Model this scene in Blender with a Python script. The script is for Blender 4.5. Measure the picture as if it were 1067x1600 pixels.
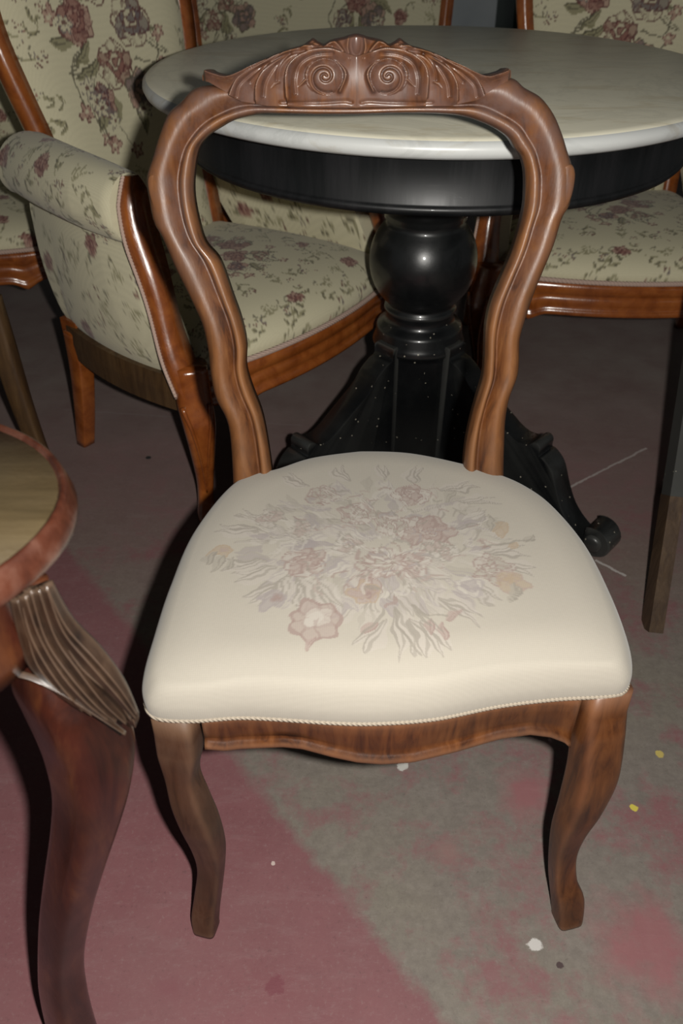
import bpy, bmesh, math, random
import numpy as np
from mathutils import Vector, Matrix
random.seed(7)
for o in list(bpy.data.objects): bpy.data.objects.remove(o)
scene = bpy.context.scene
col = scene.collection
# ------------------------------------------------------------------ camera
H, PITCH, F = 1.06, math.radians(37.7), 1297.0
cam_d = bpy.data.cameras.new('camera'); cam = bpy.data.objects.new('camera', cam_d); col.objects.link(cam)
cam.location = (0, 0, H); cam.rotation_euler = (math.pi/2 - PITCH, 0, 0)
cam_d.sensor_fit = 'VERTICAL'; cam_d.sensor_height = 22.2; cam_d.sensor_width = 22.2
cam_d.lens = 22.2*F/1600.0; cam_d.clip_start = 0.02
cam_d.dof.use_dof = True; cam_d.dof.focus_distance = 1.08; cam_d.dof.aperture_fstop = 4.0
scene.camera = cam
# ------------------------------------------------------------------ light
world = bpy.data.worlds.new('world'); scene.world = world; world.use_nodes = True
world.node_tree.nodes['Background'].inputs[0].default_value = (0.55, 0.6, 0.62, 1)
world.node_tree.nodes['Background'].inputs[1].default_value = 0.03
fl = bpy.data.lights.new('camera_flash', 'POINT'); fl.energy = 74.0; fl.shadow_soft_size = 0.012
fl.color = (1.0, 0.97, 0.91)
flash = bpy.data.objects.new('camera_flash', fl); col.objects.link(flash); flash.location = (0.065, 0.0, H+0.012)
vs = scene.view_settings
vs.view_transform = 'Standard'; vs.look = 'None'; vs.exposure = 0.0; vs.gamma = 1.0; vs.use_curve_mapping = False

# ------------------------------------------------------------------ photo pixel -> place
CP, SP = math.cos(PITCH), math.sin(PITCH)
def ray(px, py):
    a, b = (px-533.5)/F, -(py-800.0)/F
    return Vector((a, CP + b*SP, -SP + b*CP))
EYE = Vector((0, 0, H))
def onz(px, py, z):
    d = ray(px, py); return EYE + d*((z-H)/d.z)
def ony(px, py, y):
    d = ray(px, py); return EYE + d*(y/d.y)
def onplane(px, py, p0, n):
    d = ray(px, py); return EYE + d*((p0-EYE).dot(n)/d.dot(n))

# ------------------------------------------------------------------ helpers
def obj(name, me, mat=None, parent=None):
    o = bpy.data.objects.new(name, me); col.objects.link(o)
    if mat is not None:
        me.materials.clear(); me.materials.append(mat)
    if parent is not None: o.parent = parent
    return o
def mesh(name, v, f, mat, parent=None, smooth=True, off=None, cols=None):
    me = bpy.data.meshes.new(name)
    if off is not None: v = [Vector(p)-off for p in v]
    me.from_pydata([tuple(p) for p in v], [], f); me.update()
    if smooth: me.polygons.foreach_set('use_smooth', [True]*len(me.polygons))
    if cols is not None:
        at = me.color_attributes.new('print', 'FLOAT_COLOR', 'POINT')
        c = np.ones((len(v), 4), np.float32); c[:, :3] = cols
        at.data.foreach_set('color', c.ravel())
    bm = bmesh.new(); bm.from_mesh(me); bmesh.ops.recalc_face_normals(bm, faces=bm.faces); bm.to_mesh(me); bm.free()
    return obj(name, me, mat, parent)
def sharp(o, ang=40):
    me = o.data
    bm = bmesh.new(); bm.from_mesh(me)
    for e in bm.edges:
        if len(e.link_faces) == 2 and e.calc_face_angle(0) > math.radians(ang): e.smooth = False
    bm.to_mesh(me); bm.free(); return o
def tag(o, label, cat, group=None):
    o['label'] = label; o['category'] = cat
    if group: o['group'] = group
    return o
def thing(name, label, cat, loc=(0, 0, 0), rz=0, group=None):
    o = bpy.data.objects.new(name, None); col.objects.link(o); o.empty_display_size = .05
    o.location = loc; o.rotation_euler = (0, 0, rz)
    return tag(o, label, cat, group)
def loops(sec, cap=True, closed=False):
    """list of equal-length closed loops -> verts, faces"""
    n = len(sec[0]); v = [p for s in sec for p in s]; f = []
    m = len(sec)
    for i in range(m if closed else m-1):
        a, b = i*n, ((i+1) % m)*n
        for j in range(n):
            k = (j+1) % n
            f.append((a+j, a+k, b+k, b+j))
    if cap and not closed:
        f.append(tuple(range(n))); f.append(tuple(range((m-1)*n, m*n))[::-1])
    return v, f
def cr(pts, n):
    """Catmull-Rom resample of points (tuples of any length), uniform in parameter"""
    P = np.array([list(p) for p in pts], float); m = len(P)
    out = []
    for i in range(n):
        t = i/(n-1)*(m-1); k = min(int(t), m-2); u = t-k
        p0, p1, p2, p3 = P[max(k-1, 0)], P[k], P[k+1], P[min(k+2, m-1)]
        out.append(.5*((2*p1)+(-p0+p2)*u+(2*p0-5*p1+4*p2-p3)*u*u+(-p0+3*p1-3*p2+p3)*u**3))
    return np.array(out)
def superloop(n, k=3.0):
    r = []
    for i in range(n):
        t = 2*math.pi*i/n; c, s = math.cos(t), math.sin(t)
        r.append((math.copysign(abs(c)**(2/k), c), math.copysign(abs(s)**(2/k), s)))
    return r
def limb(rows, ang, n=20, k=3.2):
    """rows of (x,y,z,halfwidth,halfdepth): horizontal superellipse sections turned by ang"""
    S = superloop(n, k); ca, sa = math.cos(ang), math.sin(ang); sec = []
    for x, y, z, w, d in rows:
        sec.append([Vector((x+a*w*ca-b*d*sa, y+a*w*sa+b*d*ca, z)) for a, b in S])
    return loops(sec)
def ribbon(path, N, prof, sw, st, closed=False):
    """sweep profile (a,b) along path; a along fixed axis N (or list), b along T x N"""
    sec = []; m = len(path)
    for i, p in enumerate(path):
        p = Vector(p)
        q0 = Vector(path[(i-1) % m] if closed else path[max(i-1, 0)]); q1 = Vector(path[(i+1) % m] if closed else path[min(i+1, m-1)])
        T = (q1-q0).normalized(); A = Vector(N[i] if isinstance(N, list) else N)
        A = (A-T*A.dot(T)).normalized(); B = T.cross(A)
        w = sw[i] if hasattr(sw, '__len__') else sw; t = st[i] if hasattr(st, '__len__') else st
        sec.append([p+A*(a*w)+B*(b*t) for a, b in prof])
    return loops(sec, closed=closed)
def lathe(prof, n=64, c=(0, 0)):
    sec = [[Vector((c[0]+r*math.cos(2*math.pi*i/n), c[1]+r*math.sin(2*math.pi*i/n), z)) for i in range(n)] for r, z in prof]
    return loops(sec)
def gridmesh(P, name, mat, parent, cols=None, back=None):
    """P array (m,n,3); back: optional array same shape, stitched into a closed slab"""
    m, n = P.shape[:2]; idx = np.arange(m*n).reshape(m, n)
    q = np.stack([idx[:-1, :-1], idx[:-1, 1:], idx[1:, 1:], idx[1:, :-1]], -1).reshape(-1, 4)
    V = P.reshape(-1, 3); F_ = q
    if back is not None:
        V = np.concatenate([V, back.reshape(-1, 3)]); F_ = np.concatenate([q, q[:, ::-1]+m*n])
        b = np.concatenate([idx[0, :], idx[1:, -1], idx[-1, -2::-1], idx[-2:0:-1, 0]])
        b2 = np.roll(b, -1)
        F_ = np.concatenate([F_, np.stack([b2, b, b+m*n, b2+m*n], -1)])
        if cols is not None: cols = np.concatenate([cols.reshape(-1, 3)]*2)
    me = bpy.data.meshes.new(name)
    me.vertices.add(len(V)); me.vertices.foreach_set('co', V.astype(np.float32).ravel())
    me.loops.add(F_.size); me.loops.foreach_set('vertex_index', F_.astype(np.int32).ravel())
    me.polygons.add(len(F_)); me.polygons.foreach_set('loop_start', np.arange(0, F_.size, 4, dtype=np.int32))
    me.polygons.foreach_set('use_smooth', np.ones(len(F_), bool))
    me.update(calc_edges=True); me.validate()
    if cols is not None:
        at = me.color_attributes.new('print', 'FLOAT_COLOR', 'POINT')
        c = np.ones((len(V), 4), np.float32); c[:, :3] = cols.reshape(-1, 3)
        at.data.foreach_set('color', c.ravel())
    return obj(name, me, mat, parent)

# ------------------------------------------------------------------ materials
class NT:
    def __init__(s, name):
        s.m = bpy.data.materials.new(name); s.m.use_nodes = True; s.t = s.m.node_tree
        s.b = s.t.nodes['Principled BSDF']
    def n(s, typ, **k):
        x = s.t.nodes.new(typ)
        for a, v in k.items():
            if a.startswith('i_'):
                key = a[2:]; x.inputs[int(key) if key.isdigit() else key.replace('_', ' ')].default_value = v
            else: setattr(x, a, v)
        return x
    def l(s, a, b): s.t.links.new(a, b)
    def coord(s, out='Object', scale=(1, 1, 1), rot=(0, 0, 0)):
        c = s.n('ShaderNodeTexCoord'); m = s.n('ShaderNodeMapping')
        m.inputs['Scale'].default_value = scale; m.inputs['Rotation'].default_value = rot
        s.l(c.outputs[out], m.inputs['Vector']); return m.outputs[0]
    def noise(s, vec, scale, detail=4, rough=.6, dist=0):
        x = s.n('ShaderNodeTexNoise'); x.inputs['Scale'].default_value = scale; x.inputs['Detail'].default_value = detail
        x.inputs['Roughness'].default_value = rough; x.inputs['Distortion'].default_value = dist
        if vec is not None: s.l(vec, x.inputs['Vector'])
        return x.outputs['Fac']
    def ramp(s, fac, *stops):
        r = s.n('ShaderNodeValToRGB'); e = r.color_ramp.elements
        while len(e) < len(stops): e.new(.5)
        for k, (p, c) in enumerate(stops):
            e[k].position = p; e[k].color = (*c, 1) if len(c) == 3 else c
        s.l(fac, r.inputs[0]); return r.outputs[0]
    def mix(s, fac, a, b, mode='MIX'):
        x = s.n('ShaderNodeMix', data_type='RGBA', blend_type=mode)
        for v, i in ((fac, 0), (a, 6), (b, 7)):
            if hasattr(v, 'links') or hasattr(v, 'is_linked'): s.l(v, x.inputs[i])
            else: x.inputs[i].default_value = v if i == 0 else ((*v, 1) if len(v) == 3 else v)
        return x.outputs[2]
    def math(s, op, a, b=0.0, c=0.0, clamp=False):
        x = s.n('ShaderNodeMath', operation=op); x.use_clamp = clamp
        for v, i in ((a, 0), (b, 1), (c, 2)):
            if hasattr(v, 'is_linked'): s.l(v, x.inputs[i])
            else: x.inputs[i].default_value = v
        return x.outputs[0]
    def bump(s, h, strength=.3, dist=.002):
        x = s.n('ShaderNodeBump'); x.inputs['Strength'].default_value = strength; x.inputs['Distance'].default_value = dist
        s.l(h, x.inputs['Height']); s.l(x.outputs[0], s.b.inputs['Normal']); return x
    def set(s, **k):
        for a, v in k.items():
            i = s.b.inputs[a.replace('_', ' ')]
            if hasattr(v, 'is_linked'): s.l(v, i)
            else: i.default_value = v
        return s.m
G3 = lambda v: (v, v, v)
def wood(name, c0, c1, c2, grain=(60, 60, 6), rough=.38, coat=.25, dust=None, worn=None, spec=.45):
    """c0 dark streak, c1 body, c2 light streak"""
    t = NT(name); v = t.coord('Object', grain)
    g = t.noise(v, 1.0, 6, .6, .6)
    c = t.ramp(g, (.3, c0), (.5, c1), (.72, c2))
    big = t.noise(t.coord('Object', (1, 1, 1)), 14, 3)
    c = t.mix(t.math('MULTIPLY', t.ramp(big, (.35, G3(0)), (.7, G3(1))), .55), c, c0)
    if worn:
        geo = t.n('ShaderNodeNewGeometry')
        w = t.ramp(geo.outputs['Pointiness'], (.51, G3(0)), (.56, G3(1)))
        c = t.mix(t.math('MULTIPLY', w, .6), c, worn)
    rr = t.ramp(big, (.3, G3(rough-.06)), (.7, G3(rough+.12)))
    if dust:
        dcol, z0, z1 = dust
        geo = t.n('ShaderNodeNewGeometry'); sx = t.n('ShaderNodeSeparateXYZ'); t.l(geo.outputs['Position'], sx.inputs[0])
        mr = t.n('ShaderNodeMapRange'); mr.inputs[1].default_value = z0; mr.inputs[2].default_value = z1
        t.l(sx.outputs[2], mr.inputs[0])
        dn = t.ramp(t.noise(t.coord('Object', (1, 1, 1)), 30, 5, .65), (.36, G3(0)), (.62, G3(1)))
        c = t.mix(t.math('MULTIPLY', t.math('MULTIPLY', mr.outputs[0], dn), .75), c, dcol)
    fine = t.noise(t.coord('Object', (220, 220, 30)), 1.0, 3)
    t.bump(t.math('ADD', fine, t.math('MULTIPLY', g, .6)), .25, .0012)
    return t.set(Base_Color=c, Roughness=rr, Coat_Weight=coat, Coat_Roughness=.18, Specular_IOR_Level=spec)

M = {}
M['chair_wood'] = wood('worn_walnut', (.026, .008, .003), (.108, .036, .010), (.165, .066, .022), (85, 85, 9), .40, .2,
                       dust=((.098, .056, .046), .60, .86), worn=(.22, .10, .040))
M['leg_wood'] = wood('dark_walnut_leg', (.018, .005, .002), (.085, .027, .007), (.135, .048, .014), (70, 70, 10), .42, .25, worn=(.18, .085, .045))
M['leg_grey'] = wood('dull_walnut_leg', (.022, .010, .006), (.062, .026, .013), (.085, .042, .025), (60, 60, 10), .45, .15, worn=(.15, .085, .05))
M['arm_wood'] = wood('varnished_cherry', (.15, .036, .007), (.27, .075, .015), (.36, .115, .025), (22, 22, 22), .22, .6)
M['table_wood'] = wood('red_mahogany', (.008, .002, .0015), (.030, .007, .0035), (.075, .024, .008), (30, 30, 7), .30, .45)
M['carve_wood'] = wood('dusty_carved_mahogany', (.006, .003, .002), (.022, .011, .006), (.044, .025, .015), (60, 60, 30), .36, .4, worn=(.075, .048, .032))
M['top_wood'] = wood('pale_table_top', (.034, .024, .011), (.052, .037, .018), (.068, .050, .026), (7, 75, 30), .40, .15)
M['rim_wood'] = wood('rosy_rim_wood', (.018, .005, .003), (.050, .015, .008), (.085, .038, .026), (40, 40, 30), .28, .35)
M['brown_wood'] = wood('brown_beech', (.04, .020, .008), (.085, .045, .017), (.12, .068, .028), (50, 50, 8), .5, .1)
M['tip_wood'] = wood('lit_tip_oak', (.03, .015, .007), (.052, .029, .014), (.08, .048, .024), (60, 60, 10), .55, .05)

t = NT('black_lacquer'); n1 = t.noise(t.coord('Object', (1, 1, 1)), 9, 4)
vo = t.n('ShaderNodeTexVoronoi'); vo.inputs['Scale'].default_value = 85; t.l(t.coord('Object', (1, 1, 1)), vo.inputs['Vector'])
spk = t.math('MULTIPLY', t.math('LESS_THAN', vo.outputs['Distance'], .12), t.math('GREATER_THAN', t.noise(t.coord('Object', (1, 1, 1)), 60, 2), .56))
geo = t.n('ShaderNodeNewGeometry'); sx = t.n('ShaderNodeSeparateXYZ'); t.l(geo.outputs['Position'], sx.inputs[0])
spk = t.math('MULTIPLY', spk, t.math('LESS_THAN', sx.outputs[2], .36))
wr = t.ramp(geo.outputs['Pointiness'], (.53, G3(0)), (.6, G3(1)))
c = t.mix(t.ramp(n1, (.45, G3(0)), (.75, G3(1))), (.004, .0045, .005), (.009, .010, .010))
c = t.mix(t.math('MULTIPLY', wr, .35), c, (.12, .12, .11)); c = t.mix(spk, c, (.42, .38, .30))
t.bump(t.noise(t.coord('Object', (1, 1, 1)), 160, 3), .08, .001)
M['black'] = t.set(Base_Color=c, Roughness=t.ramp(n1, (.3, G3(.27)), (.7, G3(.44))), Coat_Weight=.25, Coat_Roughness=.08, Specular_IOR_Level=.5)

t = NT('scuffed_black_apron'); v = t.coord('Object', (14, 14, 1.5)); n1 = t.noise(v, 1.0, 5, .7)
c = t.ramp(n1, (.45, (.004, .0045, .005)), (.64, (.008, .008, .009)), (.84, (.026, .021, .02)))
t.bump(t.noise(t.coord('Object', (60, 60, 8)), 1.0, 3), .12, .001)
M['apron'] = t.set(Base_Color=c, Roughness=t.ramp(n1, (.4, G3(.42)), (.75, G3(.6))), Coat_Weight=.04, Specular_IOR_Level=.35)

t = NT('white_marble'); v = t.coord('Object', (1, 1, 1)); w = t.noise(v, 3.2, 8, .68, 1.6)
vein = t.math('ABSOLUTE', t.math('SUBTRACT', w, .5)); vm = t.ramp(vein, (.0, G3(1)), (.035, G3(.25)), (.09, G3(0)))
w2 = t.ramp(t.noise(t.coord('Object', (7, 24, 14), (0, 0, .25)), 1.0, 6, .66, .5), (.54, G3(0)), (.64, G3(1)))
c = t.mix(t.math('MULTIPLY', vm, .30), (.47, .48, .47), (.29, .30, .29))
c = t.mix(t.math('MULTIPLY', w2, .55), c, (.36, .34, .29))
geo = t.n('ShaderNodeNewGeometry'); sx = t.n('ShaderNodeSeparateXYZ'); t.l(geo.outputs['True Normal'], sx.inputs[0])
c = t.mix(t.math('MULTIPLY', t.math('GREATER_THAN', sx.outputs[2], .9), .8), c, (2.0, 1.84, 1.45), 'MULTIPLY')   # yellowed, worn upper face; colour also brightened to make up for grazing light
M['marble'] = t.set(Base_Color=c, Roughness=.36, Specular_IOR_Level=.5)

def cloth(name, rough, rib, k=1.0):
    t = NT(name); a = t.n('ShaderNodeVertexColor'); a.layer_name = 'print'
    v = t.coord('Object', (1, 1, 1))
    w = t.n('ShaderNodeTexWave'); w.wave_type = 'BANDS'; w.bands_direction = 'X'; w.inputs['Scale'].default_value = rib; t.l(v, w.inputs['Vector'])
    w2 = t.n('ShaderNodeTexWave'); w2.bands_direction = 'Y'; w2.inputs['Scale'].default_value = rib; t.l(v, w2.inputs['Vector'])
    th = t.math('ADD', w.outputs['Fac'], t.math('MULTIPLY', w2.outputs['Fac'], .6))
    nz = t.noise(v, 260, 3)
    c = t.mix(t.math('MULTIPLY', t.math('ADD', t.math('MULTIPLY', th, .5), nz), .10*k), a.outputs[0], (.0, .0, .0))
    t.bump(t.math('ADD', t.math('MULTIPLY', th, .5), nz), .15, .0005)
    return t.set(Base_Color=c, Roughness=rough, Sheen_Weight=.15, Sheen_Roughness=.5, Specular_IOR_Level=.15)
M['seat_cloth'] = cloth('cream_ribbed_cloth', .85, 150, .55)
M['tapestry'] = cloth('floral_tapestry', .82, 130, 1.0)

t = NT('cream_gimp'); w = t.n('ShaderNodeTexWave'); w.inputs['Scale'].default_value = 130; w.bands_direction = 'DIAGONAL'; t.l(t.coord('Object'), w.inputs['Vector'])
t.bump(w.outputs['Fac'], .6, .002)
M['gimp'] = t.set(Base_Color=(.31, .262, .205, 1), Roughness=.85)
t = NT('pink_gimp'); w = t.n('ShaderNodeTexWave'); w.inputs['Scale'].default_value = 80; w.bands_direction = 'DIAGONAL'; t.l(t.coord('Object'), w.inputs['Vector'])
t.bump(w.outputs['Fac'], .6, .002)
M['pink_gimp'] = t.set(Base_Color=(.46, .33, .27, 1), Roughness=.85)

# worn painted concrete
P1, P2 = onz(345, 1165, 0), onz(690, 1600, 0)
t = NT('worn_painted_concrete'); geo = t.n('ShaderNodeNewGeometry'); pos = geo.outputs['Position']
sx = t.n('ShaderNodeSeparateXYZ'); t.l(pos, sx.inputs[0]); X, Y = sx.outputs[0], sx.outputs[1]
def lin(A, B):
    d = (B-A); nx, ny = d.y, -d.x; L = math.hypot(nx, ny); nx /= L; ny /= L
    return t.math('ADD', t.math('MULTIPLY', X, nx), t.math('ADD', t.math('MULTIPLY', Y, ny), -(nx*A.x+ny*A.y)))
nb = t.noise(pos, 7, 6, .65); nf = t.noise(pos, 34, 6, .7); nl = t.noise(pos, 2.6, 5, .6)
sd = lin(P2, P1)                                                     # >0 on the grey side
edge = t.math('ADD', sd, t.math('MULTIPLY', t.math('SUBTRACT', nf, .5), .045))
near = t.n('ShaderNodeMapRange'); near.inputs[1].default_value = -.006; near.inputs[2].default_value = .012; t.l(edge, near.inputs[0])
blot = t.ramp(t.math('ADD', t.math('MULTIPLY', nb, .7), t.math('MULTIPLY', nf, .3)), (.49, G3(1)), (.60, G3(.15)))
far = t.n('ShaderNodeMapRange'); far.inputs[1].default_value = .95; far.inputs[2].default_value = 1.5; far.inputs[3].default_value = 1; far.inputs[4].default_value = .35; t.l(Y, far.inputs[0])
grey_m = t.math('MULTIPLY', t.math('MULTIPLY', near.outputs[0], blot), far.outputs[0], clamp=True)
scr = t.ramp(t.noise(t.coord('Object', (14, 46, 1), (0, 0, .9)), 1.0, 6, .7), (.52, G3(0)), (.72, G3(1)))
maroon = t.mix(nb, (.140, .054, .060), (.205, .088, .094))
maroon = t.mix(t.math('MULTIPLY', t.ramp(nl, (.42, G3(0)), (.66, G3(1))), .45), maroon, (.155, .092, .092))
grey = t.mix(nf, (.115, .096, .084), (.215, .190, .166))
grey = t.mix(t.math('MULTIPLY', t.ramp(nl, (.45, G3(0)), (.65, G3(1))), .6), grey, (.175, .156, .122))
grit = t.noise(pos, 150, 4, .75); trow = t.noise(pos, 70, 6, .75, .3)
grey = t.mix(t.math('MULTIPLY', t.ramp(trow, (.42, G3(0)), (.62, G3(1))), .3), grey, (.095, .080, .072))
maroon = t.mix(t.math('MULTIPLY', t.ramp(trow, (.5, G3(0)), (.7, G3(1))), .30), maroon, (.19, .10, .10))
c = t.mix(grey_m, maroon, grey)
c = t.mix(t.math('MULTIPLY', t.ramp(grit, (.56, G3(0)), (.72, G3(1))), .18), c, (.30, .27, .25))
c = t.mix(t.math('MULTIPLY', t.ramp(grit, (.28, G3(1)), (.42, G3(0))), .35), c, (.05, .035, .035))
fdust = t.n('ShaderNodeMapRange'); fdust.inputs[1].default_value = 1.25; fdust.inputs[2].default_value = 1.95; t.l(Y, fdust.inputs[0])
c = t.mix(t.math('MULTIPLY', fdust.outputs[0], t.ramp(nb, (.35, G3(.45)), (.65, G3(.9)))), c, (.235, .200, .180))
c = t.mix(t.math('MULTIPLY', scr, .10), c, (.30, .26, .25))
def crack(a, b, w, colr, k):
    global c
    A, B = onz(*a, 0), onz(*b, 0); d = t.math('ABSOLUTE', t.math('ADD', lin(A, B), t.math('MULTIPLY', t.math('SUBTRACT', nf, .5), .012)))
    u = (B-A).normalized(); s = t.math('ADD', t.math('MULTIPLY', X, u.x), t.math('ADD', t.math('MULTIPLY', Y, u.y), -(u.x*A.x+u.y*A.y)))
    m = t.math('MULTIPLY', t.math('LESS_THAN', d, w), t.math('MULTIPLY', t.math('GREATER_THAN', s, 0.0), t.math('LESS_THAN', s, (B-A).length)))
    c = t.mix(t.math('MULTIPLY', m, k), c, colr)
crack((885, 764), (1010, 700), .0028, (.42, .38, .36), .7)
crack((930, 875), (978, 900), .003, (.45, .42, .40), .7)
crack((470, 665), (100, 640), .002, (.27, .24, .23), .3)
def spot(px, py, r, colr):
    global c
    A = onz(px, py, 0); dx = t.math('SUBTRACT', X, A.x); dy = t.math('SUBTRACT', Y, A.y)
    d = t.math('SQRT', t.math('ADD', t.math('MULTIPLY', dx, dx), t.math('MULTIPLY', dy, dy)))
    d = t.math('ADD', d, t.math('MULTIPLY', t.math('SUBTRACT', t.noise(pos, 120 if r < .012 else 26, 4), .5), r*1.6))
    mr = t.n('ShaderNodeMapRange'); mr.inputs[1].default_value = r*1.15; mr.inputs[2].default_value = r*(.85 if r < .012 else .3); t.l(d, mr.inputs[0])
    c = t.mix(t.math('MULTIPLY', mr.outputs[0], 1.0 if r < .012 else .75), c, colr)
for s in ((1031, 1178, .0065, (.42, .33, .10)), (990, 1262, .0055, (.50, .42, .07)), (629, 1197, .008, (.42, .41, .38)), (836, 1476, .0085, (.45, .43, .41)),
          (875, 1508, .004, (.06, .04, .04)), (232, 715, .006, (.03, .03, .03)), (430, 1540, .011, (.15, .05, .06)), (266, 1545, .02, (.165, .065, .073)),
          (427, 1349, .003, (.45, .36, .33)), (1010, 1480, .075, (.235, .085, .095)), (820, 1240, .045, (.235, .085, .095)), (700, 1330, .02, (.2, .12, .11))): spot(*s)
t.bump(t.math('ADD', nf, t.math('MULTIPLY', scr, .5)), .18, .002)
M['floor'] = t.set(Base_Color=c, Roughness=t.ramp(nb, (.3, G3(.5)), (.7, G3(.72))), Specular_IOR_Level=.3)
t = NT('blue_grey_plaster'); n1 = t.noise(t.coord('Object'), 5, 5)
M['wall'] = t.set(Base_Color=t.ramp(n1, (.3, (.40, .44, .47)), (.7, (.50, .54, .56))), Roughness=.85)
t = NT('dark_green_paint'); n1 = t.noise(t.coord('Object', (30, 30, 4)), 1, 4)
M['green'] = t.set(Base_Color=t.ramp(n1, (.3, (.010, .030, .016)), (.7, (.02, .05, .028))), Roughness=.5)

# ------------------------------------------------------------------ printed cloth patterns (drawn point by point)
def lerp(c, m, col_, k):
    c[m] = c[m]*(1-k)+np.array(col_)*k
def p_flower(u, v, c, cx, cy, R, n, rot, fill, line, centre, k=1.0, lobes=.2, flat=1.0, lw=.15):
    m0 = (np.abs(u-cx) < R*1.15) & (np.abs(v-cy) < R*1.15)
    if not m0.any(): return
    I = np.nonzero(m0)[0]; dx, dy = u[I]-cx, (v[I]-cy)/flat
    r = np.hypot(dx, dy); th = np.arctan2(dy, dx)-rot
    cosn = np.cos(n*th); rb = R*(1-lobes+lobes*cosn)
    ins = r < rb
    if fill is not None: lerp(c, I[ins], fill, k)
    if line is not None:
        lerp(c, I[ins & (r > rb-R*lw)], line, k)
        lerp(c, I[ins & (cosn < -.86) & (r > R*.3)], line, k*.8)
    if centre is not None: lerp(c, I[r < R*.27], centre, k)
def p_rose(u, v, c, cx, cy, R, rot, light, mid, dark, k=1.0):
    p_flower(u, v, c, cx, cy, R, 6, rot, light, dark, None, k, .09, 1, .07)
    for q in range(5):                                               # outer petals curling round the heart
        a = rot+q*1.2566; p_flower(u, v, c, cx+R*.48*math.cos(a), cy+R*.48*math.sin(a), R*.45, 3, a, light if q % 2 else mid, dark, None, k*.8, .06, 1, .11)
    p_flower(u, v, c, cx+R*.04, cy+R*.06, R*.56, 5, rot+.5, mid, dark, None, k, .09, 1, .10)
    p_flower(u, v, c, cx+R*.02, cy+R*.09, R*.40, 4, rot+1.1, light, dark, None, k, .10, 1, .14)
    p_flower(u, v, c, cx+R*.05, cy+R*.08, R*.24, 3, rot+.2, mid, dark, None, k, .14, 1, .2)
def p_leaf(u, v, c, x, y, L, ang, w, fill, line, k=1.0):
    m0 = (np.abs(u-x) < L*1.05) & (np.abs(v-y) < L*1.05)
    if not m0.any(): return
    I = np.nonzero(m0)[0]; ca, sa = math.cos(ang), math.sin(ang); dx, dy = u[I]-x, v[I]-y
    a = (dx*ca+dy*sa)/L; b = (-dx*sa+dy*ca)-.12*L*np.sin(np.clip(a, 0, 1)*2.6)
    hw = w*np.sin(np.clip(a, 0, 1)*math.pi)**.75*(1.2-.5*a)
    ins = (a > 0) & (a < 1) & (np.abs(b) < hw)
    if fill is not None: lerp(c, I[ins], fill, k)
    lerp(c, I[ins & (b < -hw*.62)], line, k); lerp(c, I[ins & (np.abs(b) < w*.12)], line, k*.8)
def p_stem(u, v, c, pts, w, colr, k=1.0):
    P = cr(pts, 14)
    lo, hi = P.min(0)-w, P.max(0)+w
    m0 = (u > lo[0]) & (u < hi[0]) & (v > lo[1]) & (v < hi[1])
    if not m0.any(): return
    I = np.nonzero(m0)[0]; d = np.full(len(I), 9.0)
    for a, b in zip(P[:-1], P[1:]):
        e = b-a; L2 = e@e+1e-12; s = np.clip(((u[I]-a[0])*e[0]+(v[I]-a[1])*e[1])/L2, 0, 1)
        d = np.minimum(d, np.hypot(u[I]-a[0]-s*e[0], v[I]-a[1]-s*e[1]))
    lerp(c, I[d < w], colr, k)

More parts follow.
